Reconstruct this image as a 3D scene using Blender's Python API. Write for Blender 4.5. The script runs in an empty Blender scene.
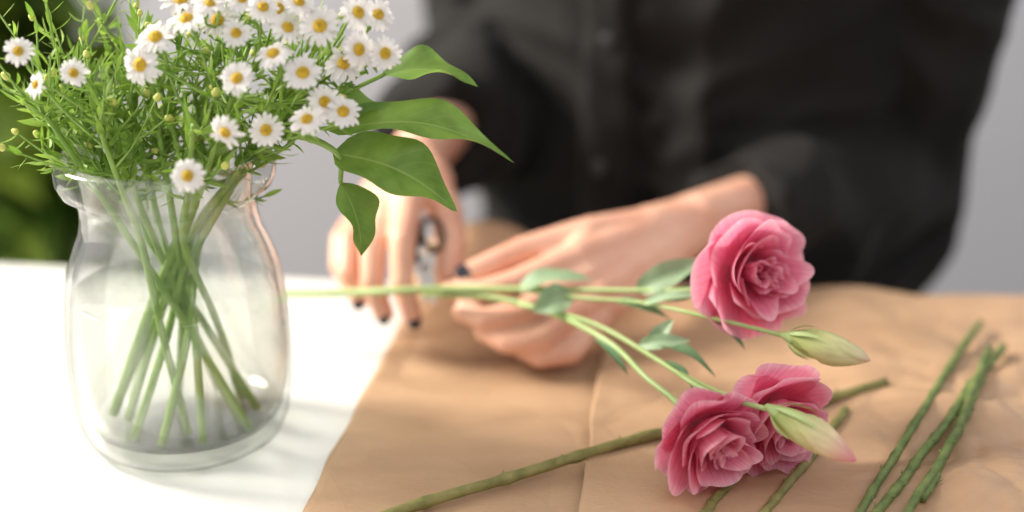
import bpy, math, random
from mathutils import Vector, Quaternion, Matrix, noise
from mathutils.bvhtree import BVHTree
R = random.Random(7)
T = 0.88
COL = bpy.context.scene.collection
bpy.context.scene.view_settings.view_transform = 'Standard'
def V(x, y, z): return Vector((x/1000., y/1000., T+z/1000.))

# ------------------------------------------------------------ materials
def new_mat(name):
    m = bpy.data.materials.new(name); m.use_nodes = True
    nt = m.node_tree; nt.nodes.clear()
    out = nt.nodes.new('ShaderNodeOutputMaterial')
    return m, nt, out
def N(nt, t, **kw):
    n = nt.nodes.new(t)
    for k, v in kw.items():
        if k in n.inputs: n.inputs[k].default_value = v
        else: setattr(n, k, v)
    return n
def ramp(nt, stops, fac=None):
    r = nt.nodes.new('ShaderNodeValToRGB')
    while len(r.color_ramp.elements) < len(stops): r.color_ramp.elements.new(0.5)
    for e, (p, c) in zip(r.color_ramp.elements, stops):
        e.position = p; e.color = (*c, 1)
    if fac is not None: nt.links.new(fac, r.inputs[0])
    return r
def noisy(name, c1, c2, scale=20, rough=.5, bump=0., bscale=None, trans=0., stretch=None, sss=0, spec=.5, bdist=.002, detail=4, sheen=0, crease=0):
    m, nt, out = new_mat(name)
    tc = N(nt, 'ShaderNodeTexCoord'); src = tc.outputs['Object']; src0 = src
    if stretch:
        mp = N(nt, 'ShaderNodeMapping'); mp.inputs['Scale'].default_value = stretch
        nt.links.new(src, mp.inputs[0]); src = mp.outputs[0]
    nz = N(nt, 'ShaderNodeTexNoise', Scale=scale, Detail=detail); nt.links.new(src, nz.inputs['Vector'])
    r = ramp(nt, [(.3, c1), (.7, c2)], nz.outputs['Fac'])
    b = N(nt, 'ShaderNodeBsdfPrincipled', Roughness=rough)
    b.inputs['Specular IOR Level'].default_value = spec
    if sheen: b.inputs['Sheen Weight'].default_value = sheen
    if sss:
        b.inputs['Subsurface Weight'].default_value = sss
        b.inputs['Subsurface Radius'].default_value = (1, .35, .2)
        b.inputs['Subsurface Scale'].default_value = .006
    nt.links.new(r.outputs[0], b.inputs['Base Color'])
    nrm = None
    if crease:
        n3 = N(nt, 'ShaderNodeTexNoise', Scale=6., Detail=2.); nt.links.new(src0, n3.inputs['Vector'])
        mx = N(nt, 'ShaderNodeMixRGB'); mx.inputs[0].default_value = .12; nt.links.new(src0, mx.inputs[1]); nt.links.new(n3.outputs['Color'], mx.inputs[2])
        for sc, dd in ((6., .010), (15., .003)):
            vo = N(nt, 'ShaderNodeTexVoronoi', feature='DISTANCE_TO_EDGE', Scale=sc); nt.links.new(mx.outputs[0], vo.inputs['Vector'])
            rr = ramp(nt, [(0, (0, 0, 0)), (.30, (1, 1, 1))], vo.outputs['Distance'])
            bp = N(nt, 'ShaderNodeBump', Strength=crease, Distance=dd); nt.links.new(rr.outputs[0], bp.inputs['Height'])
            if nrm: nt.links.new(nrm, bp.inputs['Normal'])
            nrm = bp.outputs[0]
    if bump:
        n2 = N(nt, 'ShaderNodeTexNoise', Scale=bscale or scale*3, Detail=4); nt.links.new(src, n2.inputs['Vector'])
        bp = N(nt, 'ShaderNodeBump', Strength=bump, Distance=bdist); nt.links.new(n2.outputs['Fac'], bp.inputs['Height'])
        if nrm: nt.links.new(nrm, bp.inputs['Normal'])
        nrm = bp.outputs[0]
    if nrm: nt.links.new(nrm, b.inputs['Normal'])
    last = b.outputs[0]
    if trans:
        t = N(nt, 'ShaderNodeBsdfTranslucent'); nt.links.new(r.outputs[0], t.inputs[0])
        mx = N(nt, 'ShaderNodeMixShader'); mx.inputs[0].default_value = trans
        nt.links.new(b.outputs[0], mx.inputs[1]); nt.links.new(t.outputs[0], mx.inputs[2]); last = mx.outputs[0]
    nt.links.new(last, out.inputs[0])
    return m
def leaf_mat(name, dark, light, vein, trans=.3, rough=.45, veins=9., nsc=60.):
    m, nt, out = new_mat(name)
    uv = N(nt, 'ShaderNodeTexCoord'); sp = N(nt, 'ShaderNodeSeparateXYZ'); nt.links.new(uv.outputs['UV'], sp.inputs[0])
    def math_(op, a, b=None):
        n = N(nt, 'ShaderNodeMath', operation=op)
        for i, x in enumerate((a, b)):
            if x is None: continue
            if isinstance(x, (int, float)): n.inputs[i].default_value = x
            else: nt.links.new(x, n.inputs[i])
        return n.outputs[0]
    au = math_('ABSOLUTE', math_('SUBTRACT', sp.outputs[0], .5))
    mid = math_('LESS_THAN', au, .02)
    st = math_('FRACT', math_('SUBTRACT', math_('MULTIPLY', sp.outputs[1], veins), math_('MULTIPLY', au, 5.)))
    sv = math_('MULTIPLY', math_('LESS_THAN', st, .1), .25)
    vf = math_('MULTIPLY', math_('MAXIMUM', mid, sv), .7)
    nz = N(nt, 'ShaderNodeTexNoise', Scale=nsc, Detail=3.); nt.links.new(uv.outputs['Object'], nz.inputs['Vector'])
    r = ramp(nt, [(.35, dark), (.65, light)], nz.outputs['Fac'])
    mx = N(nt, 'ShaderNodeMixRGB'); nt.links.new(vf, mx.inputs[0]); nt.links.new(r.outputs[0], mx.inputs[1]); mx.inputs[2].default_value = (*vein, 1)
    b = N(nt, 'ShaderNodeBsdfPrincipled', Roughness=rough); nt.links.new(mx.outputs[0], b.inputs['Base Color'])
    t = N(nt, 'ShaderNodeBsdfTranslucent'); nt.links.new(mx.outputs[0], t.inputs[0])
    ms = N(nt, 'ShaderNodeMixShader'); ms.inputs[0].default_value = trans
    nt.links.new(b.outputs[0], ms.inputs[1]); nt.links.new(t.outputs[0], ms.inputs[2]); nt.links.new(ms.outputs[0], out.inputs[0])
    return m
def petal_mat(name, stops, trans=.35, vein=.35, su=40.):
    m, nt, out = new_mat(name)
    uv = N(nt, 'ShaderNodeTexCoord'); sp = N(nt, 'ShaderNodeSeparateXYZ'); nt.links.new(uv.outputs['UV'], sp.inputs[0])
    r = ramp(nt, stops, sp.outputs[1])
    mp = N(nt, 'ShaderNodeMapping'); mp.inputs['Scale'].default_value = (su, 2.5, 1); nt.links.new(uv.outputs['UV'], mp.inputs[0])
    nz = N(nt, 'ShaderNodeTexNoise', Scale=1., Detail=3.); nt.links.new(mp.outputs[0], nz.inputs['Vector'])
    rr = ramp(nt, [(.35, (1-vein*.6, 1-vein, 1-vein*.8)), (.65, (1, 1, 1))], nz.outputs['Fac'])
    mx = N(nt, 'ShaderNodeMixRGB', blend_type='MULTIPLY'); mx.inputs[0].default_value = 1
    nt.links.new(r.outputs[0], mx.inputs[1]); nt.links.new(rr.outputs[0], mx.inputs[2])
    b = N(nt, 'ShaderNodeBsdfPrincipled', Roughness=.6); b.inputs['Specular IOR Level'].default_value = .25
    nt.links.new(mx.outputs[0], b.inputs['Base Color'])
    bp = N(nt, 'ShaderNodeBump', Strength=.3, Distance=.001); nt.links.new(nz.outputs['Fac'], bp.inputs['Height']); nt.links.new(bp.outputs[0], b.inputs['Normal'])
    t = N(nt, 'ShaderNodeBsdfTranslucent'); nt.links.new(mx.outputs[0], t.inputs[0])
    ms = N(nt, 'ShaderNodeMixShader'); ms.inputs[0].default_value = trans
    nt.links.new(b.outputs[0], ms.inputs[1]); nt.links.new(t.outputs[0], ms.inputs[2]); nt.links.new(ms.outputs[0], out.inputs[0])
    return m
def clear_mat(name, f0, edge, face, power=4., start=.8, gain=.6, refr=0.):
    m, nt, out = new_mat(name)
    lw = N(nt, 'ShaderNodeLayerWeight', Blend=.5)
    r = ramp(nt, [(.0, face), (start, face), (1., edge)], lw.outputs['Facing'])
    t = N(nt, 'ShaderNodeBsdfTransparent'); nt.links.new(r.outputs[0], t.inputs[0])
    base = t.outputs[0]
    if refr:
        rf = N(nt, 'ShaderNodeBsdfRefraction', IOR=1.45, Roughness=0.); nt.links.new(r.outputs[0], rf.inputs[0])
        m0 = N(nt, 'ShaderNodeMixShader'); m0.inputs[0].default_value = refr
        nt.links.new(base, m0.inputs[1]); nt.links.new(rf.outputs[0], m0.inputs[2]); base = m0.outputs[0]
    g = N(nt, 'ShaderNodeBsdfGlossy', Roughness=.03)
    pw = N(nt, 'ShaderNodeMath', operation='POWER'); nt.links.new(lw.outputs['Facing'], pw.inputs[0]); pw.inputs[1].default_value = power
    ma = N(nt, 'ShaderNodeMath', operation='MULTIPLY_ADD'); nt.links.new(pw.outputs[0], ma.inputs[0]); ma.inputs[1].default_value = gain; ma.inputs[2].default_value = f0
    ms = N(nt, 'ShaderNodeMixShader'); nt.links.new(ma.outputs[0], ms.inputs[0])
    nt.links.new(base, ms.inputs[1]); nt.links.new(g.outputs[0], ms.inputs[2]); nt.links.new(ms.outputs[0], out.inputs[0])
    return m

M_table = noisy('white_lacquer', (.76, .755, .74), (.80, .795, .78), 3, .25)
M_leg = noisy('table_leg_paint', (.7, .7, .69), (.75, .75, .74), 5, .4)
M_wall = noisy('grey_wall_paint', (.40, .40, .44), (.43, .43, .47), 2, .9, .1, 80)
M_floor = noisy('floor_boards', (.22, .19, .16), (.3, .26, .22), 6, .6, stretch=(1, 8, 1))
M_paper = noisy('kraft_paper', (.42, .26, .155), (.50, .32, .195), 14, .5, .2, 260, stretch=(1, 3, 1), spec=.45, crease=.45)
M_glass = clear_mat('clear_glass', .045, (.34, .39, .38), (.988, .994, .99), 3.5, .68, .75, .12)
M_water = clear_mat('water', .06, (.80, .86, .82), (.965, .976, .958), 3.)
M_stem = noisy('fresh_stem', (.20, .35, .05), (.34, .50, .12), 90, .5, trans=.15)
M_estem = noisy('pale_stem', (.36, .50, .17), (.48, .60, .27), 60, .5, trans=.15)
M_rough = noisy('woody_green_stem', (.15, .15, .04), (.29, .26, .085), 120, .6, .6, 200)
M_dkstem = noisy('dark_green_stem', (.07, .12, .025), (.19, .24, .07), 120, .6, .6, 200)
M_feather = noisy('feathery_leaf', (.14, .28, .03), (.36, .52, .09), 60, .5, trans=.4)
M_bud = noisy('daisy_bud', (.42, .5, .09), (.70, .65, .2), 300, .6)
M_white = petal_mat('daisy_petal', [(0, (.85, .8, .6)), (.25, (.92, .90, .88)), (1, (.96, .93, .93))], .3, .08, 8)
M_yellow = noisy('daisy_centre', (.76, .42, .015), (.92, .64, .05), 900, .7, 1., 1500)
M_pink = petal_mat('pink_petal', [(0, (.85, .75, .50)), (.12, (.93, .40, .52)), (.45, (.90, .24, .40)), (.85, (.94, .34, .49)), (1, (1., .62, .71))], .45, .26)
M_broad = leaf_mat('broad_leaf', (.13, .25, .04), (.22, .38, .07), (.32, .46, .15), .45, .5)
M_eleaf = leaf_mat('grey_green_leaf', (.22, .35, .19), (.31, .44, .26), (.42, .54, .35), .25, .5, 3)
M_edark = leaf_mat('dark_grey_green_leaf', (.08, .17, .08), (.14, .25, .12), (.25, .36, .2), .2, .5, 3)
M_plant = leaf_mat('houseplant_leaf', (.015, .075, .01), (.36, .50, .06), (.5, .58, .12), .4, .4, 5, 14.)
M_budpetal = petal_mat('closed_bud', [(0, (.42, .55, .16)), (.4, (.68, .74, .34)), (.85, (.85, .82, .50)), (1, (.85, .62, .50))], .3, .15, 12)
M_budpink = petal_mat('pinkish_bud', [(0, (.42, .55, .16)), (.35, (.70, .74, .36)), (.65, (.90, .78, .5)), (1, (.90, .36, .45))], .3, .15, 12)
M_skin = noisy('skin', (.70, .34, .235), (.83, .50, .36), 38, .42, .3, 350, sss=.2, bdist=.0008)
M_nail = noisy('dark_nail_polish', (.012, .012, .025), (.02, .02, .04), 30, .12)
M_shirt = noisy('black_cotton', (.0055, .0048, .0045), (.012, .0105, .010), 12, .8, .3, 900, spec=.2, bdist=.0008, sheen=.04)
M_button = noisy('black_button', (.01, .01, .01), (.02, .02, .02), 10, .3)
M_trouser = noisy('dark_trousers', (.02, .022, .03), (.03, .032, .04), 15, .9)
M_shoe = noisy('leather', (.02, .015, .01), (.03, .02, .02), 15, .4)
M_hair = noisy('brown_hair', (.06, .03, .015), (.12, .06, .03), 60, .5, .6, 200, stretch=(1, 1, .1))
M_eye = noisy('eye', (.8, .8, .8), (.9, .9, .9), 5, .1)
M_lip = noisy('lips', (.6, .22, .2), (.65, .26, .24), 50, .4)
M_metal, nt, out = new_mat('steel'); b = N(nt, 'ShaderNodeBsdfPrincipled', Roughness=.3, Metallic=1.)
nzz = N(nt, 'ShaderNodeTexNoise', Scale=200.); rz = ramp(nt, [(0, (.6, .58, .55)), (1, (.75, .73, .70))], nzz.outputs['Fac']); nt.links.new(rz.outputs[0], b.inputs['Base Color']); nt.links.new(b.outputs[0], out.inputs[0])
M_handle = noisy('dark_handle', (.05, .035, .025), (.09, .06, .04), 30, .35)
M_pot = noisy('terracotta', (.5, .25, .15), (.58, .3, .19), 20, .8)
M_soil = noisy('soil', (.05, .03, .02), (.1, .06, .04), 80, .9, 1., 100)

# ------------------------------------------------------------ mesh builder
class MB:
    def __init__(s): s.v = []; s.f = []; s.uv = []
    def grid(s, pts, uvs=None, close=False):
        n = len(pts); m = len(pts[0]); b = len(s.v)
        for i in range(n):
            for j in range(m):
                s.v.append(Vector(pts[i][j])); s.uv.append(uvs[i][j] if uvs else (j/max(1, m-1), i/max(1, n-1)))
        for i in range(n-1):
            for j in range(m if close else m-1):
                k = (j+1) % m
                s.f.append((b+i*m+j, b+i*m+k, b+(i+1)*m+k, b+(i+1)*m+j))
        return b, n, m
    def tube(s, pts, rad, seg=8, cap=True, nrm=None):
        n = len(pts)
        if not isinstance(rad, (list, tuple)): rad = [rad]*n
        tang = []
        for i in range(n):
            d = pts[min(i+1, n-1)]-pts[max(i-1, 0)]
            tang.append(d.normalized() if d.length > 1e-9 else Vector((0, 0, 1)))
        u = tang[0].orthogonal().normalized(); rings = []
        for i in range(n):
            t = tang[i]; u = (u-t*u.dot(t)); u = u.normalized() if u.length > 1e-6 else t.orthogonal().normalized()
            w = t.cross(u)
            rings.append([pts[i]+(u*math.cos(2*math.pi*k/seg)+w*math.sin(2*math.pi*k/seg))*rad[i] for k in range(seg)])
        b, n, m = s.grid(rings, close=True)
        if cap:
            s.f.append(tuple(reversed(range(b, b+m)))); s.f.append(tuple(range(b+(n-1)*m, b+n*m)))
    def capsule(s, A, B, r1, r2, seg=20, side=None, flat=1.):
        A = Vector(A); B = Vector(B); d = (B-A); L = d.length
        t = d.normalized() if L > 1e-9 else Vector((0, 0, 1))
        u = (side-t*side.dot(t)).normalized() if side is not None else t.orthogonal().normalized()
        w = t.cross(u); rings = []
        for k in range(1, 9):
            a = -math.pi/2+(math.pi/2)*k/8
            rings.append((A+t*(math.sin(a)*r1), r1*math.cos(a)))
        for k in range(0, 8):
            a = (math.pi/2)*k/8
            rings.append((B+t*(math.sin(a)*r2), r2*math.cos(a)))
        g = [[c+(u*math.cos(2*math.pi*k/seg)+w*math.sin(2*math.pi*k/seg)*flat)*r for k in range(seg)] for c, r in rings]
        b, n, m = s.grid(g, close=True)
        s.f.append(tuple(reversed(range(b, b+m)))); s.f.append(tuple(range(b+(n-1)*m, b+n*m)))
    def lathe(s, prof, c, seg=48, close_ends=True):
        g = [[Vector((c[0]+r*math.cos(2*math.pi*k/seg), c[1]+r*math.sin(2*math.pi*k/seg), c[2]+z)) for k in range(seg)] for r, z in prof]
        b, n, m = s.grid(g, close=True)
        if close_ends:
            s.f.append(tuple(reversed(range(b, b+m)))); s.f.append(tuple(range(b+(n-1)*m, b+n*m)))
    def box(s, lo, hi, M=None):
        b = len(s.v)
        for x in (lo[0], hi[0]):
            for y in (lo[1], hi[1]):
                for z in (lo[2], hi[2]):
                    p = Vector((x, y, z)); s.v.append(M @ p if M else p); s.uv.append((0, 0))
        for q in ((0, 1, 3, 2), (4, 6, 7, 5), (0, 4, 5, 1), (2, 3, 7, 6), (0, 2, 6, 4), (1, 5, 7, 3)): s.f.append(tuple(b+i for i in q))
    def leaf(s, base, tip, width, up=Vector((0, 0, 1)), bend=.1, fold=.15, nl=10, nw=6, shape=.85, wave=0., twist=0.):
        base = Vector(base); tip = Vector(tip); d = tip-base; L = d.length; t = d.normalized()
        sd = t.cross(up)
        sd = sd.normalized() if sd.length > 1e-4 else t.orthogonal().normalized()
        nr = sd.cross(t); ph = R.random()*6; rows = []; uvs = []
        for i in range(nl+1):
            v = i/nl; w = width/2*max(.02, math.sin(math.pi*min(1, v**shape)))**.8 if v < 1 else 0
            a = twist*v; sdd = sd*math.cos(a)+nr*math.sin(a); nn = nr*math.cos(a)-sd*math.sin(a)
            c = base+d*v+nr*(math.sin(math.pi*v)*bend*L)
            row = []; ur = []
            for j in range(nw+1):
                u = j/nw*2-1
                row.append(c+sdd*(u*w)+nn*(abs(u)*fold*w*2+wave*w*math.sin(v*11+ph+u*2)*abs(u))); ur.append((j/nw, v))
            rows.append(row); uvs.append(ur)
        s.grid(rows, uvs)
W0 = {}
def finish(mb, name, mat, parent=None, origin=None, smooth=True, weld=False):
    o = Vector(origin) if origin is not None else (W0[parent.name] if parent else Vector((0, 0, 0)))
    me = bpy.data.meshes.new(name)
    me.from_pydata([tuple(v-o) for v in mb.v], [], mb.f)
    ul = me.uv_layers.new(name='UVMap'); uvs = mb.uv
    li = [0]*len(me.loops); me.loops.foreach_get('vertex_index', li)
    flat = []
    for i in li: flat.extend(uvs[i])
    ul.data.foreach_set('uv', flat)
    if smooth: me.polygons.foreach_set('use_smooth', [True]*len(me.polygons))
    me.materials.append(mat); me.update()
    ob = bpy.data.objects.new(name, me); COL.objects.link(ob)
    place(ob, parent, o); return ob
def place(ob, parent, o):
    W0[ob.name] = Vector(o)
    if parent:
        ob.parent = parent; ob.location = o-W0[parent.name]
    else: ob.location = o
def empty(name, o, label, cat, group=None):
    e = bpy.data.objects.new(name, None); COL.objects.link(e); e.empty_display_size = .02
    e.location = o; W0[e.name] = Vector(o); tag(e, label, cat, group); return e
def tag(o, label, cat, group=None):
    o['label'] = label; o['category'] = cat
    if group: o['group'] = group
def struct(o, label, cat): o['kind'] = 'structure'; tag(o, label, cat)
def cr(pts, sub=6):
    P = [Vector(p) for p in pts]; P = [P[0]*2-P[1]]+P+[P[-1]*2-P[-2]]; out = []
    for i in range(1, len(P)-2):
        a, b, c, d = P[i-1:i+3]
        for k in range(sub):
            t = k/sub
            out.append(.5*((2*b)+(c-a)*t+(2*a-5*b+4*c-d)*t*t+(3*b-a-3*c+d)*t**3))
    out.append(P[-2]); return out
def lerps(vals, n):
    out = []
    for i in range(n):
        x = i/(n-1)*(len(vals)-1); k = min(int(x), len(vals)-2); out.append(vals[k]+(vals[k+1]-vals[k])*(x-k))
    return out
def remesh(mb, voxel, smooth_it=4, fac=.5):
    me = bpy.data.meshes.new('tmp'); me.from_pydata([tuple(v) for v in mb.v], [], mb.f); me.update()
    ob = bpy.data.objects.new('tmp', me); COL.objects.link(ob)
    m = ob.modifiers.new('r', 'REMESH'); m.mode = 'VOXEL'; m.voxel_size = voxel
    if smooth_it:
        s = ob.modifiers.new('s', 'SMOOTH'); s.factor = fac; s.iterations = smooth_it
    dg = bpy.context.evaluated_depsgraph_get(); ev = ob.evaluated_get(dg); m2 = bpy.data.meshes.new_from_object(ev)
    r = MB(); r.v = [v.co.copy() for v in m2.vertices]; r.f = [tuple(p.vertices) for p in m2.polygons]; r.uv = [(0, 0)]*len(r.v)
    nrm = [v.normal.copy() for v in m2.vertices]
    bpy.data.objects.remove(ob); bpy.data.meshes.remove(me); bpy.data.meshes.remove(m2)
    return r, nrm

# ------------------------------------------------------------ setting
mb = MB(); mb.box((-2.5, 2.3, 0), (3, 2.4, 2.7)); w = finish(mb, 'wall_back', M_wall, smooth=False); struct(w, 'plain grey painted wall', 'wall')
mb = MB(); mb.box((-2.5, -1.0, -.05), (3, 2.4, 0)); w = finish(mb, 'floor', M_floor, smooth=False); struct(w, 'brown wooden floor', 'floor')
mb = MB(); mb.box((-2.5, 2.285, 0), (3, 2.3, .08)); w = finish(mb, 'baseboard_back', M_leg, smooth=False); struct(w, 'white baseboard along the grey wall', 'baseboard')

# table (rotated a little)
ang = math.atan2(-.082, .616)
RM = Matrix.Translation(Vector((0, .838, 0))) @ Matrix.Rotation(ang, 4, 'Z')
tb = empty('table', (0, .45, 0), 'large glossy white work table covered with brown paper', 'table')
def bevel(o, w=.004):
    m = o.modifiers.new('bevel', 'BEVEL'); m.width = w; m.segments = 3
mb = MB(); mb.box((-.95, -.85, T-.035), (.95, 0, T), RM); o = finish(mb, 'table_top', M_table, tb, smooth=False); bevel(o)
for x in (-.88, .84):
    for y in (-.80, -.08):
        mb = MB(); mb.box((x, y, 0), (x+.05, y+.05, T-.035), RM); o = finish(mb, 'table_leg', M_leg, tb, smooth=False); bevel(o)

# ------------------------------------------------------------ paper
def sstep(a, b, x):
    t = max(0, min(1, (x-a)/(b-a))); return t*t*(3-2*t)
def crump(x, y, s, seed):
    p = Vector((x*s, y*s, seed)); w_ = noise.noise_vector(p*.7)*.5
    d = noise.voronoi(p*.8+w_*.6)[0]
    return abs(noise.noise(p+w_))*.9+min(.6, d[1]-d[0])*.55
def h1(x, y):
    return .0012+.0050*crump(x, y, 6, 3)*sstep(.50, .66, y)+.0008*crump(x, y, 19, 8)+.032*sstep(.77, .86, y)*math.exp(-((x+.012)/.050)**2)
def h2(x, y):
    fb = 1-.65*sstep(.66, .77, y)
    a = (.003+.016*sstep(.10, .28, x))*fb
    e = sstep(.745, .79, y)*(.007*math.exp(-((x-.19)/.03)**2)+.005*math.exp(-((x-.29)/.03)**2)+.004*math.exp(-((x-.12)/.02)**2))
    return .0075+a*crump(x, y, 10, 21)+.45*a*crump(x, y, 24, 5)+.08*a*crump(x, y, 75, 9)+e
def sheet(c, hf, n, name, label):
    rows = []
    for i in range(n+1):
        v = i/n; row = []
        for j in range(n+1):
            u = j/n
            a = Vector(c[0]).lerp(Vector(c[1]), u); b_ = Vector(c[3]).lerp(Vector(c[2]), u); q = a.lerp(b_, v)
            x, y = q.x, q.y
            e = .002*noise.noise(Vector((x*30, y*30, 1)))+.006*v*noise.noise(Vector((x*14, 3, 1)))
            row.append(Vector((x+e, y+e, T+hf(x, y))))
        rows.append(row)
    mb = MB(); mb.grid(rows); o = finish(mb, name, M_paper)
    m = o.modifiers.new('thick', 'SOLIDIFY'); m.thickness = .0003; m.offset = 1
    tag(o, label, 'wrapping paper', 'kraft paper sheets on the table'); return o
sheet([(-.112, .42), (.40, .42), (.36, .785), (-.050, .865)], h1, 130, 'wrapping_paper', 'smooth brown kraft paper sheet lying on the white table')
sheet([(.014, .42), (.50, .42), (.46, .772), (.056, .812)], h2, 240, 'wrapping_paper', 'crumpled brown kraft paper sheet overlapping a smoother sheet')
def ph(x, y): return max(h1(x, y), h2(x, y) if x > .02 else 0)

# ------------------------------------------------------------ stems lying on paper
def lying(pts, r, mat, label, dz=0, thorn=True):
    P = []
    n = 48
    for k in range(n+1):
        t = k/n*(len(pts)-1); i = min(int(t), len(pts)-2); q = Vector(pts[i]).lerp(Vector(pts[i+1]), t-i)
        P.append(Vector((q[0], q[1], 0)))
    hs = [ph(p.x, p.y) for p in P]; hs2 = [max(hs[max(0, i-6):i+7]) for i in range(n+1)]
    hs2 = [sum(hs2[max(0, i-12):i+13])/len(hs2[max(0, i-12):i+13]) for i in range(n+1)]
    sd = R.random()*50
    for i, p in enumerate(P):
        p.x += .0014*noise.noise(Vector((i*.10, sd, 2))); p.y += .0010*noise.noise(Vector((i*.10, sd, 9))); p.z = T+hs2[i]+r+dz-.001
    rad = [r*(1.18 if i % 7 == 0 else .93+.12*abs(noise.noise(Vector((i*.6, sd, 1))))) for i in range(n+1)]
    mb = MB(); mb.tube(P, rad, 10)
    if thorn:
        for i in range(2, n-1, 3):
            a = R.random()*6.28; d = Vector((math.cos(a), math.sin(a), .6)).normalized()
            mb.tube([P[i], P[i]+d*(r*1.2), P[i]+d*(r*1.9)+Vector((.0014, .0008, 0))], [r*.45, r*.25, .0001], 5)
    o = finish(mb, 'cut_stem', mat, origin=P[n//2]); tag(o, label, 'plant stem', 'cut stems lying on the paper')
lb = 'cut olive green woody stem lying on kraft paper'
lying([(-.075, .545), (-.023, .577), (.022, .601), (.064, .623), (.118, .640), (.185, .675)], .0026, M_rough, lb)
lying([(.080, .552), (.112, .612)], .0021, M_rough, lb)
lying([(.104, .550), (.160, .648)], .0021, M_rough, lb)
lb = 'cut dark green stem lying in a loose bunch on paper'
lying([(.140, .54), (.192, .635), (.252, .745)], .0020, M_dkstem, lb)
lying([(.150, .545), (.198, .620), (.252, .707)], .0022, M_dkstem, lb)
lying([(.160, .535), (.202, .612), (.243, .700)], .0020, M_dkstem, lb, .002)
lying([(.172, .555), (.208, .622), (.233, .675)], .0018, M_dkstem, lb)

# ------------------------------------------------------------ jar
JC = Vector((-.1555, .645, T))
outer = [(.030, .0005), (.040, .0012), (.0455, .005), (.0490, .013), (.0512, .028), (.0518, .045), (.0514, .060), (.0502, .074), (.0478, .088), (.0436, .099), (.0406, .1065), (.0396, .114), (.0404, .1200), (.0436, .1240), (.0474, .1265), (.0490, .1310), (.0490, .1360), (.0474, .1400), (.0445, .1418)]
inner = [(.0418, .1408), (.0400, .1370), (.0382, .1285), (.0366, .115), (.0376, .106), (.0410, .097), (.0452, .086), (.0478, .073), (.0492, .060), (.0498, .045), (.0492, .030), (.0468, .018), (.043, .012), (.034, .0095), (.001, .009)]
jar = MB(); jar.lathe([(.001, .0022), (.020, .002)]+outer+inner, JC, 96)
jo = finish(jar, 'glass_jar', M_glass, origin=JC); tag(jo, 'clear glass jar vase with rolled rim holding a daisy bouquet', 'vase')
wl = .076
prof = [(.001, .0095), (.033, .0100), (.0422, .0127), (.0460, .0185), (.0484, .030), (.0490, .045), (.0484, .060), (.0470, wl-.001), (.0464, wl), (.001, wl-.0006)]
mb = MB(); mb.lathe(prof, JC, 96); o = finish(mb, 'water', M_water, origin=JC); tag(o, 'clear water filling the lower part of the glass jar', 'water')

# ------------------------------------------------------------ daisies
def daisy_mesh(seed, rr=.0083):
    Q = random.Random(seed); mb = MB(); n = Q.choice((17, 19, 21))
    for i in range(n):
        a = 2*math.pi*i/n+Q.uniform(-.08, .08); L = rr*Q.uniform(.86, 1.06); w_ = .00118*Q.uniform(.8, 1.1)
        lift = Q.uniform(-.0010, .0014); er = Vector((math.cos(a), math.sin(a), 0)); et = Vector((-er.y, er.x, 0)); dz = (i % 2)*.0003
        rows = []
        for k in range(7):
            v = k/6; r_ = .0022+(L-.0022)*v; ww = w_*(.55+.45*math.sin(math.pi*min(1, v*.75+.1)))*(1 if k < 6 else .45)
            z = .0009+dz+lift*v*v*1.5-.0012*v*v+.0006*math.sin(v*3)
            rows.append([er*r_+et*(ww*u)+Vector((0, 0, z+abs(u)*.0003)) for u in (-1, 0, 1)])
        mb.grid(rows)
    c = MB(); rc = .0028
    g = []
    for i in range(9):
        a = math.pi/2*i/8*.999; 
        g.append([Vector((rc*math.cos(a)*math.cos(2*math.pi*j/24), rc*math.cos(a)*math.sin(2*math.pi*j/24), .0008+.0024*math.sin(a)+.00018*((i+j) % 2)))for j in range(24)])
    c.grid(g, close=True)
    k = MB(); k.lathe([(.0006, -.004), (.0022, -.0028), (.0030, -.0008), (.0031, .0008)], Vector((0, 0, 0)), 12)
    return mb, c, k
def raw_mesh(mb, name, mat):
    me = bpy.data.meshes.new(name); me.from_pydata([tuple(v) for v in mb.v], [], mb.f)
    ul = me.uv_layers.new(name='UVMap'); li = [0]*len(me.loops); me.loops.foreach_get('vertex_index', li)
    flat = []
    for i in li: flat.extend(mb.uv[i])
    ul.data.foreach_set('uv', flat); me.polygons.foreach_set('use_smooth', [True]*len(me.polygons)); me.materials.append(mat); me.update(); return me
DV = []
for sd in range(6):
    a, c, k = daisy_mesh(sd); DV.append((raw_mesh(a, 'daisy_petals', M_white), raw_mesh(c, 'daisy_centre', M_yellow), raw_mesh(k, 'daisy_calyx', M_feather)))
bmb = MB(); bmb.capsule(Vector((0, 0, 0)), Vector((0, 0, .6)), 1, .8, 10); BUDM = raw_mesh(bmb, 'daisy_bud', M_bud)
def add_head(parent, pos, axis, sc=1.):
    p, c, k = R.choice(DV); q = axis.to_track_quat('Z', 'Y'); q = q @ Quaternion((0, 0, 1), R.random()*6.28)
    o = bpy.data.objects.new('flower_head', p); COL.objects.link(o); place(o, parent, pos); o.rotation_mode = 'QUATERNION'; o.rotation_quaternion = q; o.scale = (sc,)*3
    for me, nm in ((c, 'flower_centre'), (k, 'calyx')):
        x = bpy.data.objects.new(nm, me); COL.objects.link(x); x.parent = o
CAM = Vector((0, 0, T+.33))
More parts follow.
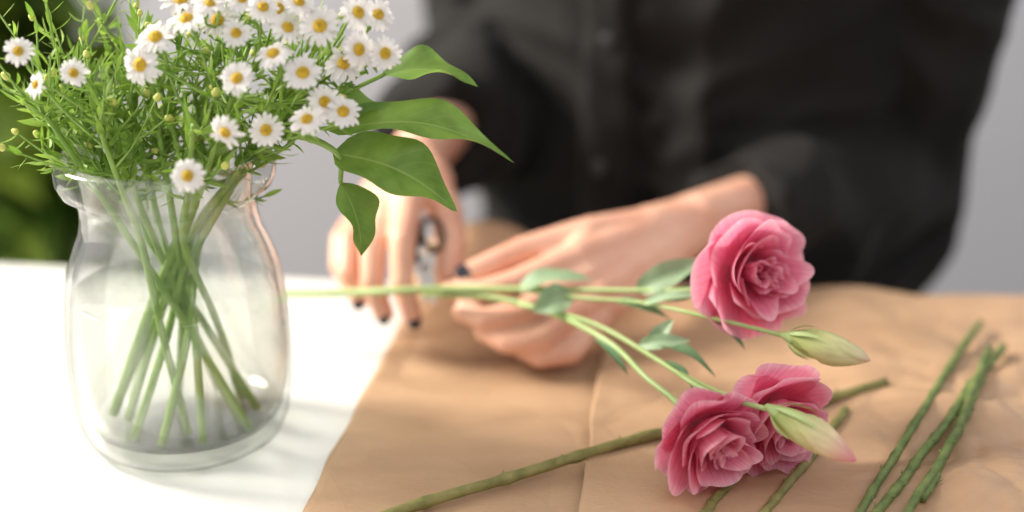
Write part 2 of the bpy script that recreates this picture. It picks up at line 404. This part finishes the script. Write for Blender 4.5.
def needle_leaves(mb, P, dens, lmin, lmax, wd=.0018):
    L = sum((P[i+1]-P[i]).length for i in range(len(P)-1)); n = max(2, int(L*dens))
    for k in range(n):
        t = (k+R.random())/n*(len(P)-1.001); i = int(t); q = P[i].lerp(P[i+1], t-i); d = (P[i+1]-P[i]).normalized()
        rv = Vector((R.gauss(0, 1), R.gauss(0, 1), R.gauss(0, 1))).normalized()
        dr = (d*.9+rv*.9).normalized(); l = R.uniform(lmin, lmax)
        mb.leaf(q, q+dr*l, wd*R.uniform(.8, 1.7), up=rv, bend=R.uniform(-.12, .12), fold=.1, nl=5, nw=2)
def daisy_sprig(hub, heads, bottom, neck, label, extra=6, name='daisy_sprig', r0=.0018, twl=.045, spread=None, dens=270, lsz=1., hs=1.):
    hub = V(*hub); b = V(*bottom); e = empty(name, b, label, 'flower' if heads else 'foliage', 'bouquet sprigs in the jar')
    nk0 = V(*neck); nk = Vector((JC.x+(nk0.x-JC.x)*.65, JC.y+(nk0.y-JC.y)*.7, T+.102))
    rim = nk.lerp(hub, .45); rim.z = min(rim.z, T+.142)
    main = cr([b, b.lerp(nk, .5)+Vector((R.uniform(-.003, .003), R.uniform(-.003, .003), 0)), nk, rim, hub], 8)
    st = MB(); st.tube(main, lerps([r0*1.15, r0, r0*.9, r0*.6], len(main)), 8)
    lf = MB(); up = main[24:]
    needle_leaves(lf, up, dens, .010, .020, .0022)
    for hp in heads:
        hp = V(*hp); k = R.randint(-6, -1); s0 = main[k]
        out = (hp-hub); 
        ax = (Vector((0, -.66, .48))+(out.normalized() if out.length > 0 else Vector())*.55+Vector((R.gauss(0, .36), R.gauss(0, .25), R.gauss(0, .36)))).normalized()
        end = hp-ax*.0035
        P = cr([s0, s0.lerp(end, .55)+Vector((R.uniform(-.004, .004), R.uniform(0, .006), -.003)), end-ax*.006, end], 5)
        st.tube(P, lerps([.0009, .0006, .0006], len(P)), 6)
        needle_leaves(lf, P[:-5], dens, .005, .012, .0014)
        add_head(e, hp, ax, R.uniform(.82, 1.12)*hs)
    for k in range(extra):
        s0 = main[R.randint(-12, -1)]
        dr = Vector((R.gauss(0, .8), R.gauss(.35, .5), R.uniform(-.1, 1.0)))
        if spread: dr += Vector(spread)*1.
        dr.normalize(); ln = twl*R.uniform(.5, 1.2)
        P = cr([s0, s0+dr*ln*.5+Vector((0, 0, -.003)), s0+dr*ln], 5)
        st.tube(P, lerps([.0007, .0004], len(P)), 5); needle_leaves(lf, P, dens*1.1, .006*lsz, .014*lsz, .0017)
        if k % 2 == 0:
            rb = R.uniform(.0012, .0020); x = bpy.data.objects.new('flower_bud', BUDM); COL.objects.link(x); place(x, e, P[-1]); x.scale = (rb,)*3
            x.rotation_mode = 'QUATERNION'; x.rotation_quaternion = dr.to_track_quat('Z', 'Y')
    finish(st, 'stem', M_stem, e); finish(lf, 'leaves', M_feather, e)
    return e
ld = 'sprig of small white daisies with yellow centres in jar'
daisy_sprig((-119, 622, 172), [(-114, 613, 201), (-134, 615, 206), (-147, 613, 199), (-153, 609, 189), (-112, 600, 185), (-116, 590, 166)], (-182, 640, 11), (-145, 640, 118), ld, 8)
daisy_sprig((-99, 626, 166), [(-93, 614, 203), (-86, 605, 186), (-84, 598, 168), (-78, 606, 174), (-102, 602, 163), (-70, 604, 170), (-98, 608, 193)], (-174, 618, 11), (-140, 648, 117), ld, 7)
daisy_sprig((-83, 639, 180), [(-64, 616, 209), (-64, 611, 195), (-79, 613, 204), (-53, 613, 193), (-56, 622, 207), (-70, 618, 187)], (-160, 613, 11), (-135, 655, 119), ld, 6)
daisy_sprig((-114, 642, 190), [(-125, 617, 212), (-103, 617, 211), (-88, 616, 213), (-112, 622, 214), (-99, 628, 208), (-124, 628, 203), (-138, 624, 212)], (-142, 616, 11), (-149, 655, 118), ld, 5)
daisy_sprig((-175, 622, 164), [(-181, 608, 186), (-196, 606, 181), (-204, 611, 194)], (-128, 636, 11), (-167, 640, 118), ld, 9, hs=.90)
daisy_sprig((-133, 606, 164), [(-131, 580, 150)], (-132, 662, 11), (-142, 626, 119), ld, 5, twl=.03, hs=.90)
lg = 'feathery green foliage sprig standing in the glass jar'
daisy_sprig((-196, 640, 174), [], (-122, 650, 11), (-175, 648, 119), lg, 19, 'foliage_sprig', twl=.055, spread=(-.4, 0, .4))
daisy_sprig((-168, 640, 170), [], (-145, 674, 11), (-165, 655, 118), lg, 20, 'foliage_sprig', twl=.055, spread=(-.3, 0, .5))
daisy_sprig((-203, 628, 166), [], (-122, 628, 11), (-181, 634, 120), lg, 13, 'foliage_sprig', twl=.045, spread=(-.4, 0, .6))
daisy_sprig((-130, 655, 188), [], (-185, 662, 11), (-152, 665, 118), lg, 22, 'foliage_sprig', twl=.045, spread=(0, .3, .2))
daisy_sprig((-92, 650, 180), [], (-191, 652, 11), (-132, 640, 119), lg, 22, 'foliage_sprig', twl=.042, spread=(.2, .3, .3))
daisy_sprig((-160, 645, 190), [], (-165, 672, 11), (-150, 636, 119), lg, 20, 'foliage_sprig', twl=.045, spread=(0, .3, .3))
daisy_sprig((-176, 618, 160), [], (-150, 625, 11), (-172, 628, 119), lg, 10, 'foliage_sprig', twl=.035, spread=(-.2, 0, .7))
# broad-leaved branch
b = V(-190, 645, 11); e = empty('leafy_branch', b, 'branch with broad smooth green leaves in the jar', 'foliage', 'bouquet sprigs in the jar')
P = cr([b, V(-172, 642, 55), V(-150, 640, 104), V(-126, 634, 146), V(-96, 630, 153), V(-76, 626, 146), V(-75, 627, 132)], 8)
mb = MB(); mb.tube(P, lerps([.0024, .0022, .0017, .0010], len(P)), 10)
mb.tube(cr([V(-96, 630, 153), V(-74, 640, 168), V(-56, 647, 176)], 6), .0010, 8); finish(mb, 'stem', M_stem, e)
for (a, c, w_, up, bd, fo) in [((-80, 634, 154), (1, 644, 136), .026, (.05, -.45, .8), .17, .18), ((-78, 630, 145), (-24, 626, 119), .030, (.1, -.65, .65), .2, .18),
                     ((-75, 628, 132), (-67, 624, 99), .020, (.6, -.7, .1), .14, .25), ((-58, 647, 175), (-15, 648, 170), .021, (0, -.4, .85), .15, .2), ((-86, 640, 160), (-52, 648, 158), .020, (0, -.5, .8), .1, .15)]:
    mb = MB(); mb.leaf(V(*a), V(*c), w_, Vector(up), bd, fo, 20, 10, .72, .24, .35); finish(mb, 'leaf', M_broad, e, V(*a))

# ------------------------------------------------------------ eustoma
def bloom(parent, base, axis, sc=1., seed=1, rings=None):
    Q = random.Random(seed); mb = MB()
    M = Matrix.Translation(base) @ axis.to_track_quat('Z', 'Y').to_matrix().to_4x4() @ Matrix.Rotation(Q.random()*6, 4, 'Z')
    # count, base angle, end angle, length, half width, ruffle, outward roll of the rim
    rings = rings or [(4, 94, 54, .036, .031, .0036, 26), (4, 80, 36, .036, .030, .0042, 30), (4, 66, 20, .035, .027, .0044, 30), (3, 52, 8, .034, .024, .0044, 30), (3, 38, -4, .032, .019, .0040, 28), (3, 25, -12, .029, .013, .0030, 24), (2, 13, -12, .026, .010, .0022, 16)]
    for ri, (n, a0, a1, L, Wd, amp, roll) in enumerate(rings):
        for i in range(n):
            f0 = 2*math.pi*(i+.5*(ri % 2))/n+Q.uniform(-.3, .3); da = Q.uniform(-13, 13); LL = L*Q.uniform(.92, 1.06)*sc; p1 = Q.random()*6; p2 = Q.random()*6; k1 = Q.uniform(1.2, 2.1)
            r_ = .0012*sc; z = 0; rows = []; uvs = []; nv = 20; nu = 34; sk = Q.uniform(-.25, .25); rl = roll*Q.uniform(.4, 1.4); tw = Q.uniform(-.12, .12); wd = Wd*Q.uniform(.9, 1.1)
            for iv in range(nv+1):
                v = iv/nv; a = math.radians(a0+(a1+da-a0)*v**.8+rl*max(0, (v-.6)/.4)**1.5)
                if iv: r_ += math.sin(a)*LL/nv; z += math.cos(a)*LL/nv
                wv = wd*sc*(.16+.84*math.sin(math.pi*.5*min(1, v*1.25))**.9)
                row = []; ur = []
                for iu in range(nu+1):
                    u = iu/nu*2-1
                    tipround = (1-.12*abs(u)**3.4*v+.03*v**4*math.sin(u*3.4+p2))
                    rad = max(abs(r_), .0085*sc); th = u*wv/rad; th = max(-1.4, min(1.4, th)); flatx = u*wv-rad*th
                    ruf = amp*sc*v**1.7*(math.sin(k1*u*2+p1)+.45*math.sin(k1*u*4.1+p2)*v+tw*u*2)+.0006*sc*v**4*math.sin(10*u+p1)
                    ro = r_*tipround+ruf*math.cos(a)
                    zz = z*tipround+ruf*abs(math.sin(a))+.0005*sc*math.sin(8*u+p2)*v**4
                    ph_ = f0+th+sk*v
                    er = Vector((math.cos(ph_), math.sin(ph_), 0)); et = Vector((-er.y, er.x, 0))
                    p = er*ro+et*(flatx*.15)+Vector((0, 0, zz))
                    row.append(M @ p); ur.append((iu/nu, v))
                rows.append(row); uvs.append(ur)
            mb.grid(rows, uvs)
    h = finish(mb, 'flower_head', M_pink, parent, base)
    c = MB(); A = axis.orthogonal().normalized(); B = axis.cross(A)
    c.capsule(base-axis*.006*sc, base+axis*.001, .0022*sc, .0038*sc, 12)
    for i in range(5):
        t = 2*math.pi*i/5; d = A*math.cos(t)+B*math.sin(t)
        c.leaf(base-axis*.004*sc+d*.002, base-axis*.002*sc+d*.013*sc, .0026*sc, d, -.12, .2, 8, 2)
    x = finish(c, 'sepals', M_estem, h, base); return h
def bud(parent, base, tip, r, mat, seed=0):
    ax = (tip-base).normalized(); L = (tip-base).length; A = ax.orthogonal().normalized(); B = ax.cross(A); mb = MB(); g = []; uv = []
    for i in range(25):
        t = i/24
        if t < .42: rr = r*(.42+.58*math.sin(math.pi/2*t/.42))
        else: rr = r*max(0., math.cos(math.pi/2*((t-.42)/.58)**1.15))**.85*.97+.0004
        row = []; ur = []
        for j in range(36):
            th = 2*math.pi*j/36; s_ = ((th*3/(2*math.pi)-t*1.3+seed) % 1.0)
            row.append(base+ax*(L*t)+(A*math.cos(th)+B*math.sin(th))*rr*(.86+.2*s_)); ur.append((j/36, t))
        g.append(row); uv.append(ur)
    mb.grid(g, uv, close=True); h = finish(mb, 'flower_bud', mat, parent, base)
    c = MB(); c.capsule(base-ax*.003, base+ax*.001, .0016, r*.5, 10)
    for i in range(5):
        th = 2*math.pi*i/5+.3; d = A*math.cos(th)+B*math.sin(th); l = L*R.uniform(.25, .5)
        c.leaf(base+d*r*.35-ax*.001, base+ax*l+d*r*R.uniform(1.05, 1.3), .0022, d, .1, .2, 8, 2)
    finish(c, 'sepals', M_estem, h, base)
lbA = 'pink eustoma stem with one open bloom and a pale bud'
b0 = V(-124, 750, 31); e1 = empty('eustoma_stem', b0, lbA, 'flower', 'pink eustoma stems held in the hands')
mb = MB(); P = cr([b0, V(-87, 734, 38), V(-60, 719, 45), V(-33, 714, 48), V(4, 701, 53), V(44, 687, 58), V(85, 667, 66), V(97, 664, 72), V(106, 659, 80)], 6)
mb.tube(P, lerps([.0023, .0022, .0020, .0018, .0016, .0013, .0012, .0013, .002], len(P)), 10)
P = cr([V(6, 700, 53), V(34, 684, 55), V(62, 668, 59), V(96, 637, 63), V(126, 625, 59.5)], 6); mb.tube(P, lerps([.0013, .0010, .0011], len(P)), 8)
finish(mb, 'stem', M_estem, e1)
bloom(e1, V(107, 658, 79), Vector((.42, -.80, .22)).normalized(), .84, 3)
bud(e1, V(126, 625, 59.5), V(160, 612, 54), .0072, M_budpetal)
for (a, c, w_, up, m_, bd) in [((60, 680, 60), (95, 682, 76), .013, (0, -.8, .5), M_eleaf, .12), ((88, 650, 63), (108, 636, 48), .006, (.3, -.7, .6), M_edark, .15), ((2, 703, 51), (40, 695, 60), .014, (0, -.4, .85), M_eleaf, .12),
                     ((30, 690, 54), (10, 684, 48), .015, (0, -.6, .7), M_eleaf, .12), ((70, 676, 58), (98, 668, 68), .008, (0, -.6, .7), M_edark, -.1), ((62, 668, 58), (92, 655, 68), .006, (0, -.6, .7), M_eleaf, .1), ((50, 676, 57), (76, 664, 52), .006, (.1, -.6, .7), M_edark, .1)]:
    x = MB(); x.leaf(V(*a), V(*c), w_, Vector(up), bd, .2, 12, 6, .75, .12, .4); finish(x, 'leaf', m_, e1, V(*a))
lbB = 'pink eustoma stem with two open blooms and a pinkish bud'
b0 = V(-46, 722, 42); e2 = empty('eustoma_stem', b0, lbB, 'flower', 'pink eustoma stems held in the hands')
mb = MB(); P = cr([b0, V(-33, 716, 44), V(-8, 704, 47), V(22, 684, 46), V(47, 653, 44), V(61, 622, 41), V(71, 602, 40), V(79, 586, 37)], 6)
mb.tube(P, lerps([.0018, .0018, .0016, .0014, .0013, .0017], len(P)), 10)
P = cr([V(4, 696, 47), V(40, 670, 47), V(68.6, 635, 43), V(86.5, 594, 46.6), V(110, 567, 51)], 6); mb.tube(P, lerps([.0014, .0012, .0012], len(P)), 8)
P = cr([V(73, 627, 43), V(92, 614, 38), V(112, 604, 34)], 5); mb.tube(P, .0011, 8)
finish(mb, 'stem', M_estem, e2)
bloom(e2, V(81, 583, 36), Vector((.44, -.84, -.22)).normalized(), .76, 23)
bloom(e2, V(113, 604, 34), Vector((.40, -.80, -.18)).normalized(), .80, 19)
bud(e2, V(110, 567, 51), V(142, 551, 36), .0070, M_budpink, .4)
for (a, c, w_, up, m_, bd) in [((66, 652, 44), (94, 628, 38), .008, (.3, -.5, .8), M_edark, .15), ((66, 652, 43), (76, 652, 57), .009, (-.3, -.8, .2), M_eleaf, .1), ((60, 652, 44), (84, 645, 49), .008, (.2, -.8, .5), M_eleaf, .12),
                     ((40, 662, 43), (54, 634, 36), .005, (0, -.5, .8), M_edark, .1), ((70, 637, 42), (82, 614, 38), .006, (.4, -.7, .4), M_edark, .12)]:
    x = MB(); x.leaf(V(*a), V(*c), w_, Vector(up), bd, .2, 12, 6, .75, .12, .4); finish(x, 'leaf', m_, e2, V(*a))

# ------------------------------------------------------------ person
PC = Vector((.125, 1.02, 0)); FD = Vector((-.57, -.82, 0)).normalized(); RD = Vector((-.82, .57, 0)).normalized()
def P3(x, y, z): return Vector((x, y, T+z))
def ring_loft(mb, specs, seg=48):
    g = []
    for (z, a, bb, sh) in specs:
        c = Vector((PC.x, PC.y, T+z))+FD*sh
        g.append([c+RD*(a*math.cos(2*math.pi*k/seg))+FD*(bb*math.sin(2*math.pi*k/seg)) for k in range(seg)])
    b_, n, m = mb.grid(g, close=True); mb.f.append(tuple(reversed(range(b_, b_+m)))); mb.f.append(tuple(range(b_+(n-1)*m, b_+n*m)))
B = MB()
ring_loft(B, [(-.16, .135, .10, 0), (-.08, .145, .095, 0), (0, .125, .085, 0), (.07, .115, .08, 0), (.16, .13, .09, 0), (.26, .15, .10, 0), (.36, .165, .085, 0), (.40, .14, .06, 0), (.43, .06, .05, 0)])
neck = PC+Vector((0, 0, T+.40)); hc = PC+FD*.035+Vector((0, 0, T+.60))
B.capsule(neck, hc-Vector((0, 0, .06)), .052, .048)
B.capsule(hc+Vector((0, 0, .03)), hc+FD*.012-Vector((0, 0, .045)), .078, .055, side=RD, flat=1.12)
fz = hc+FD*.085
B.capsule(fz+Vector((0, 0, .010)), fz+FD*.014-Vector((0, 0, .022)), .007, .011)
for s_ in (-1, 1):
    B.capsule(hc+RD*s_*.078+Vector((0, 0, .012)), hc+RD*s_*.080-Vector((0, 0, .022)), .013, .009, side=FD, flat=.5)
    hip = PC+RD*(.075*s_)+Vector((0, 0, T-.14)); kn = Vector((PC.x+RD.x*.085*s_, PC.y+RD.y*.085*s_, .45)); an = Vector((kn.x, kn.y+.01, .08))
    B.capsule(hip, kn, .080, .052); B.capsule(kn, an, .052, .034); B.capsule(an, an+FD*.14-Vector((0, 0, .045)), .034, .025)
shL = P3(.258, .925, .37); elL = P3(.264, .985, .028); wrL = V(104, 808, 52)
shR = P3(-.005, 1.115, .37); elR = P3(-.012, 1.105, .085); wrR = V(-58, 842, 76)
for sh, el, wr in ((shL, elL, wrL), (shR, elR, wrR)):
    B.capsule(PC+Vector((0, 0, T+.37)), sh, .06, .05)
    B.capsule(sh, el, .046, .036); md = el.lerp(wr, .35); B.capsule(el, md, .036, .032); B.capsule(md, wr, .028, .0190, flat=.88)
def fing(pts, rs):
    for i in range(len(pts)-1): B.capsule(pts[i], pts[i+1], rs[i], rs[i+1], 14)
fr = [.0082, .0069, .0061, .0051]
# her left hand
LI = [V(35, 747, 54), V(2, 729, 46), V(-18, 724, 42), V(-33, 730, 41)]
LM = [V(39, 741, 45), V(6, 715, 35), V(-14, 714, 31), V(-26, 721, 32)]
LR = [V(45, 735, 37), V(16, 708, 23.5), V(-3, 708, 20.5), V(-15, 716, 23)]
LP = [V(52, 737, 30), V(31, 710, 14), V(14, 708, 12), V(3, 714, 15)]
LT = [V(76, 786, 55), V(42, 766, 60), V(6, 752, 55), V(-24, 737, 47)]
for k, q in enumerate((LI, LM, LR, LP)):
    B.capsule(wrL.lerp(q[0], .06), q[0], .0165, .0090, 16); fing(q, [x*(1, 1.02, .98, .90)[k] for x in fr])
B.capsule(wrL.lerp(LT[0], .3), LT[0], .015, .0135); fing(LT, [.0128, .0092, .0077, .0062]); B.capsule(LT[1], LI[0], .0085, .0085)
# her right hand
RI = [V(-56, 778, 76), V(-58, 746, 62), V(-58, 733, 43), V(-52, 728, 26)]
RMd = [V(-67, 791, 72), V(-74, 752, 57), V(-74, 739, 41), V(-68, 734, 26)]
RRg = [V(-77, 803, 66), V(-88, 768, 54), V(-88, 752, 41), V(-82, 746, 29)]
RP = [V(-84, 816, 57), V(-95, 790, 48), V(-95, 774, 38), V(-89, 765, 29)]
RT = [V(-47, 812, 74), V(-37, 791, 64), V(-33, 770, 52), V(-35, 754, 40)]
for k, q in enumerate((RI, RMd, RRg, RP)):
    B.capsule(wrR.lerp(q[0], .06), q[0], .0175, .0096, 16); fing(q, [x*(1, 1.02, .98, .90)[k]*1.05 for x in fr])
B.capsule(wrR.lerp(RT[0], .3), RT[0], .0165, .0145); fing(RT, [.0132, .0096, .0081, .0065])
body, _ = remesh(B, .0017, 1, .5)
per = finish(body, 'person', M_skin, origin=PC); tag(per, 'person in black button-front shirt trimming a flower stem with scissors', 'person')
# nails
def nail(tip, prev, upv, r, k=.80):
    d = (tip-prev).normalized(); up = (upv-d*upv.dot(d)).normalized(); c = tip+d*r*.1+up*r*k; sd = d.cross(up); mb = MB(); g = []
    for i in range(7):
        v = i/6*2-1; w_ = r*.68*math.sqrt(max(0.02, 1-.8*max(0, v)**2-.35*max(0, -v)**2)); row = []
        for j in range(7):
            u = j/6*2-1; row.append(c+d*(v*r*.9)+sd*(u*w_)+up*(.0004-(u*u)*r*.28-(v*v)*r*.12))
        g.append(row)
    mb.grid(g); o = finish(mb, 'fingernail', M_nail, per, c); m = o.modifiers.new('t', 'SOLIDIFY'); m.thickness = .0006; o['label'] = 'dark polished fingernail'
nail(LT[-1], LT[-2], Vector((-.1, -.6, .8)), .0068, .84)
for q, upv in ((RT, (.5, -.6, .5)), (RI, (.1, -1, .2)), (RMd, (-.2, -1, .2)), (RRg, (-.4, -1, .2))):
    nail(q[-1], q[-2], Vector(upv), .0057)
# shirt
S = MB()
ring_loft(S, [(-.17, .163, .124, 0), (-.08, .160, .119, 0), (0, .151, .112, 0), (.07, .147, .110, 0), (.16, .155, .112, 0), (.26, .166, .115, 0), (.35, .175, .10, 0), (.405, .15, .075, 0), (.435, .072, .064, 0)])
for sh, el, wr, tt in ((shL, elL, wrL, .81), (shR, elR, wrR, .76)):
    S.capsule(PC+Vector((0, 0, T+.36)), sh, .065, .058)
    cuff = el.lerp(wr, tt); P = cr([sh, sh.lerp(el, .5), el], 5); S.tube(P, lerps([.060, .054, .050], len(P)), 24); S.capsule(el, el, .050, .050, 24)
    P = cr([el, el.lerp(cuff, .5)+Vector((0, 0, -.012)), cuff], 5); S.tube(P, lerps([.050, .052, .036], len(P)), 24)
    if sh is shL:
        S.capsule(el+Vector((-.01, .0, -.045)), el.lerp(cuff, .55)+Vector((.01, .025, -.055)), .048, .038)
    d = (cuff-el).normalized(); S.tube([cuff-d*.03, cuff-d*.002, cuff], [.0375, .0360, .0350], 24)
sm, nrm = remesh(S, .0045, 4, .5)
for i, v in enumerate(sm.v):
    q = Vector((v.x*9, v.y*9, v.z*5)); w_ = noise.noise_vector(q*.8)*.9
    a = noise.noise(q+w_); r1 = 1-abs(a)*2.2
    c2 = noise.noise(Vector((v.x*22, v.y*22, v.z*16))+w_); c3 = 1-abs(noise.noise(Vector((v.x*16+5, v.y*16, v.z*26))+w_*1.5))*2.5
    v += nrm[i]*(.0110*r1+.0035*c2+.0060*c3-.008)
sh_ = finish(sm, 'shirt', M_shirt, per, PC+Vector((0, 0, T))); sh_['label'] = 'black cotton long-sleeved shirt'
bvh = BVHTree.FromPolygons([tuple(v) for v in sm.v], sm.f)
mb = MB(); rows = []; btn = []
for k in range(57):
    z = T-.15+k*.01
    row = []
    for j, u in enumerate((-.017, -.016, -.008, 0, .008, .016, .017)):
        o_ = PC+FD*.5+RD*u+Vector((0, 0, z)); h_, n_, _, _ = bvh.ray_cast(o_, -FD)
        if h_ is None: h_ = PC+FD*.1+Vector((0, 0, z))
        row.append(h_+FD*(.0065 if 0 < j < 6 else -.001))
        if j == 3 and k % 8 == 4: btn.append(h_+FD*.0075)
    rows.append(row)
mb.grid(rows); finish(mb, 'placket', M_shirt, sh_)
for c in btn:
    mb = MB(); mb.tube([c-FD*.001, c+FD*.001, c+FD*.0016], [.0052, .0055, .0045], 16); finish(mb, 'button', M_button, sh_, c)
mb = MB(); pts = [PC+Vector((0, 0, T+.425))+RD*(.062*math.cos(a))+FD*(.056*math.sin(a)+.01) for a in [math.radians(110+k*32) for k in range(11)]]
mb.tube(cr(pts, 4), .014, 10); finish(mb, 'collar', M_shirt, sh_)
# trousers, shoes, hair, face
mb = MB(); ring_loft(mb, [(-.10, .146, .103, 0), (-.2, .155, .115, 0), (-.26, .14, .11, 0)])
for s_ in (-1, 1):
    hip = PC+RD*(.075*s_)+Vector((0, 0, T-.16)); kn = Vector((PC.x+RD.x*.085*s_, PC.y+RD.y*.085*s_, .45)); an = Vector((kn.x, kn.y+.01, .10))
    mb.capsule(hip, kn, .088, .062); mb.capsule(kn, an, .062, .05)
tm, _ = remesh(mb, .006, 3); finish(tm, 'trousers', M_trouser, per)
for s_ in (-1, 1):
    kn = Vector((PC.x+RD.x*.085*s_, PC.y+RD.y*.085*s_+.01, .0)); mb = MB()
    mb.capsule(kn+Vector((0, 0, .045)), kn+FD*.15+Vector((0, 0, .035)), .045, .035); mb.capsule(kn+Vector((0, 0, .06)), kn+Vector((0, 0, .11)), .043, .041)
    sm2, _ = remesh(mb, .005, 2); finish(sm2, 'shoe', M_shoe, per)
mb = MB(); mb.capsule(hc-FD*.022+Vector((0, 0, .045)), hc-FD*.035-Vector((0, 0, .03)), .088, .070); mb.capsule(hc-FD*.12, hc-FD*.12, .04, .04)
hm, _ = remesh(mb, .005, 3); finish(hm, 'hair', M_hair, per)
for s_ in (-1, 1):
    c = hc+FD*.078+RD*(.030*s_)+Vector((0, 0, .008)); mb = MB(); mb.capsule(c-RD*.003, c+RD*.003, .0085, .0085, 12); finish(mb, 'eye', M_eye, per, c)
c = hc+FD*.074-Vector((0, 0, .045)); mb = MB(); mb.capsule(c-RD*.014, c+RD*.014, .005, .005, 10); finish(mb, 'mouth', M_lip, per, c)

# ------------------------------------------------------------ scissors
pv = V(-46, 744, 46); e = empty('scissors', pv, 'small steel scissors with dark handles gripped in a hand', 'scissors')
def loop(c, a, bb, u, w_, r, nm):
    mb = MB(); pts = [c+u*(a*math.cos(t))+w_*(bb*math.sin(t)) for t in [2*math.pi*k/28 for k in range(29)]]
    mb.tube(pts, r, 8, cap=False); return mb
dirb = (V(-41, 714, 28)-pv).normalized(); sdv = Vector((.85, .35, .1)); sdv = (sdv-dirb*sdv.dot(dirb)).normalized(); nv_ = dirb.cross(sdv)
for s_ in (-1, 1):
    hcn = pv-dirb*.026+sdv*(.0065*s_)
    mb = loop(hcn, .011, .0058, dirb, sdv, .0017, 'h'); mb.tube([hcn+dirb*.010, pv-dirb*.006+sdv*.002*s_], [.0022, .0022], 8)
    finish(mb, 'handle', M_handle, e, hcn)
    mb = MB(); b2 = pv-dirb*.010+sdv*.003*s_; tp = pv+dirb*.022-sdv*.0025*s_
    n1 = nv_*.0008*s_
    rows = [[b2-sdv*.0038+n1, b2+sdv*.0038+n1], [pv-sdv*.0045+n1, pv+sdv*.0045+n1], [tp-sdv*.0007+n1, tp+sdv*.0007+n1]]
    mb.grid(rows); o = finish(mb, 'blade', M_metal, e, pv, smooth=False); m = o.modifiers.new('t', 'SOLIDIFY'); m.thickness = .0014
mb = MB(); mb.tube([pv-nv_*.003, pv+nv_*.003], .0025, 12); finish(mb, 'pivot_screw', M_metal, e, pv)

# ------------------------------------------------------------ background houseplant
pc = Vector((-.50, 1.42, 0)); e = empty('potted_plant', pc, 'leafy green houseplant in a terracotta pot behind the table', 'plant')
mb = MB(); mb.lathe([(.001, 0), (.11, 0), (.15, .26), (.165, .26), (.165, .30), (.145, .30), (.14, .27), (.001, .27)], pc, 40); finish(mb, 'pot', M_pot, e)
mb = MB(); mb.lathe([(.14, .265), (.10, .275), (.001, .28)], pc, 30, False); finish(mb, 'soil', M_soil, e)
st = MB(); lf = MB(); Q = random.Random(5)
for k in range(14):
    a = k*2.4; top = pc+Vector((math.cos(a)*Q.uniform(.03, .12), math.sin(a)*Q.uniform(.05, .15), Q.uniform(.85, 1.12)))
    P = cr([pc+Vector((math.cos(a)*.05, math.sin(a)*.05, .27)), pc.lerp(top, .5)+Vector((0, 0, .1)), top], 8); st.tube(P, lerps([.009, .005], len(P)), 8)
    for j in range(30):
        q = P[Q.randint(5, len(P)-1)] if j < 15 else P[Q.randint(10, len(P)-1)]
        th = Q.random()*6.28; el = Q.uniform(-.5, .8); d = Vector((math.cos(th), math.sin(th), el)).normalized(); l = Q.uniform(.08, .14)
        lf.leaf(q, q+d*l, Q.uniform(.045, .075), Vector((0, 0, 1)) if abs(el) < .9 else Vector((1, 0, 0)), .18, .15, 8, 4, .85)
finish(st, 'stems', M_stem, e); finish(lf, 'foliage', M_plant, e)

# ------------------------------------------------------------ light, camera
w = bpy.data.worlds.new('World'); bpy.context.scene.world = w; w.use_nodes = True; wt = w.node_tree
bg = wt.nodes['Background']; bg.inputs[1].default_value = .62
tc = wt.nodes.new('ShaderNodeTexCoord'); dp = wt.nodes.new('ShaderNodeVectorMath'); dp.operation = 'DOT_PRODUCT'; dp.inputs[1].default_value = (-.80, .1, .58)
wt.links.new(tc.outputs['Generated'], dp.inputs[0]); rp = ramp(wt, [(0, (.46, .46, .48)), (.35, (.78, .77, .80)), (.8, (1.7, 1.64, 1.56))], dp.outputs['Value']); wt.links.new(rp.outputs[0], bg.inputs[0])
def area(name, loc, tgt, size, en, col):
    l = bpy.data.lights.new(name, 'AREA'); l.shape = 'SQUARE'; l.size = size; l.energy = en; l.color = col
    o = bpy.data.objects.new(name, l); COL.objects.link(o); o.location = loc; o.rotation_euler = (Vector(tgt)-Vector(loc)).to_track_quat('-Z', 'Y').to_euler(); return o
area('window_light', (-1.5, 1.05, T+1.10), (0, .7, T), .45, 53, (1, .93, .82))
area('soft_fill', (.6, -.6, T+1.5), (0, .8, T), 1.4, 14, (1, .98, .96))
area('wall_fill', (1.6, 1.5, T+1.2), (.8, 2.3, T-.2), .8, 11, (.95, .97, 1))  # added fill to brighten the grey wall, not a fixture in the room
area('plant_fill', (-1.5, 1.2, T+.9), (-.55, 1.42, T-.1), .5, 26, (1, .95, .8))  # extra lamp aimed at the houseplant to lift its leaves, no real source
cam = bpy.data.cameras.new('camera'); co = bpy.data.objects.new('camera', cam); COL.objects.link(co); bpy.context.scene.camera = co
co.location = CAM; co.rotation_euler = (math.radians(90-20.3), 0, 0); cam.lens = 1500/1024*36; cam.sensor_width = 36; cam.clip_start = .02
cam.dof.use_dof = True; cam.dof.focus_distance = .650; cam.dof.aperture_fstop = 2.2; cam.dof.aperture_blades = 0
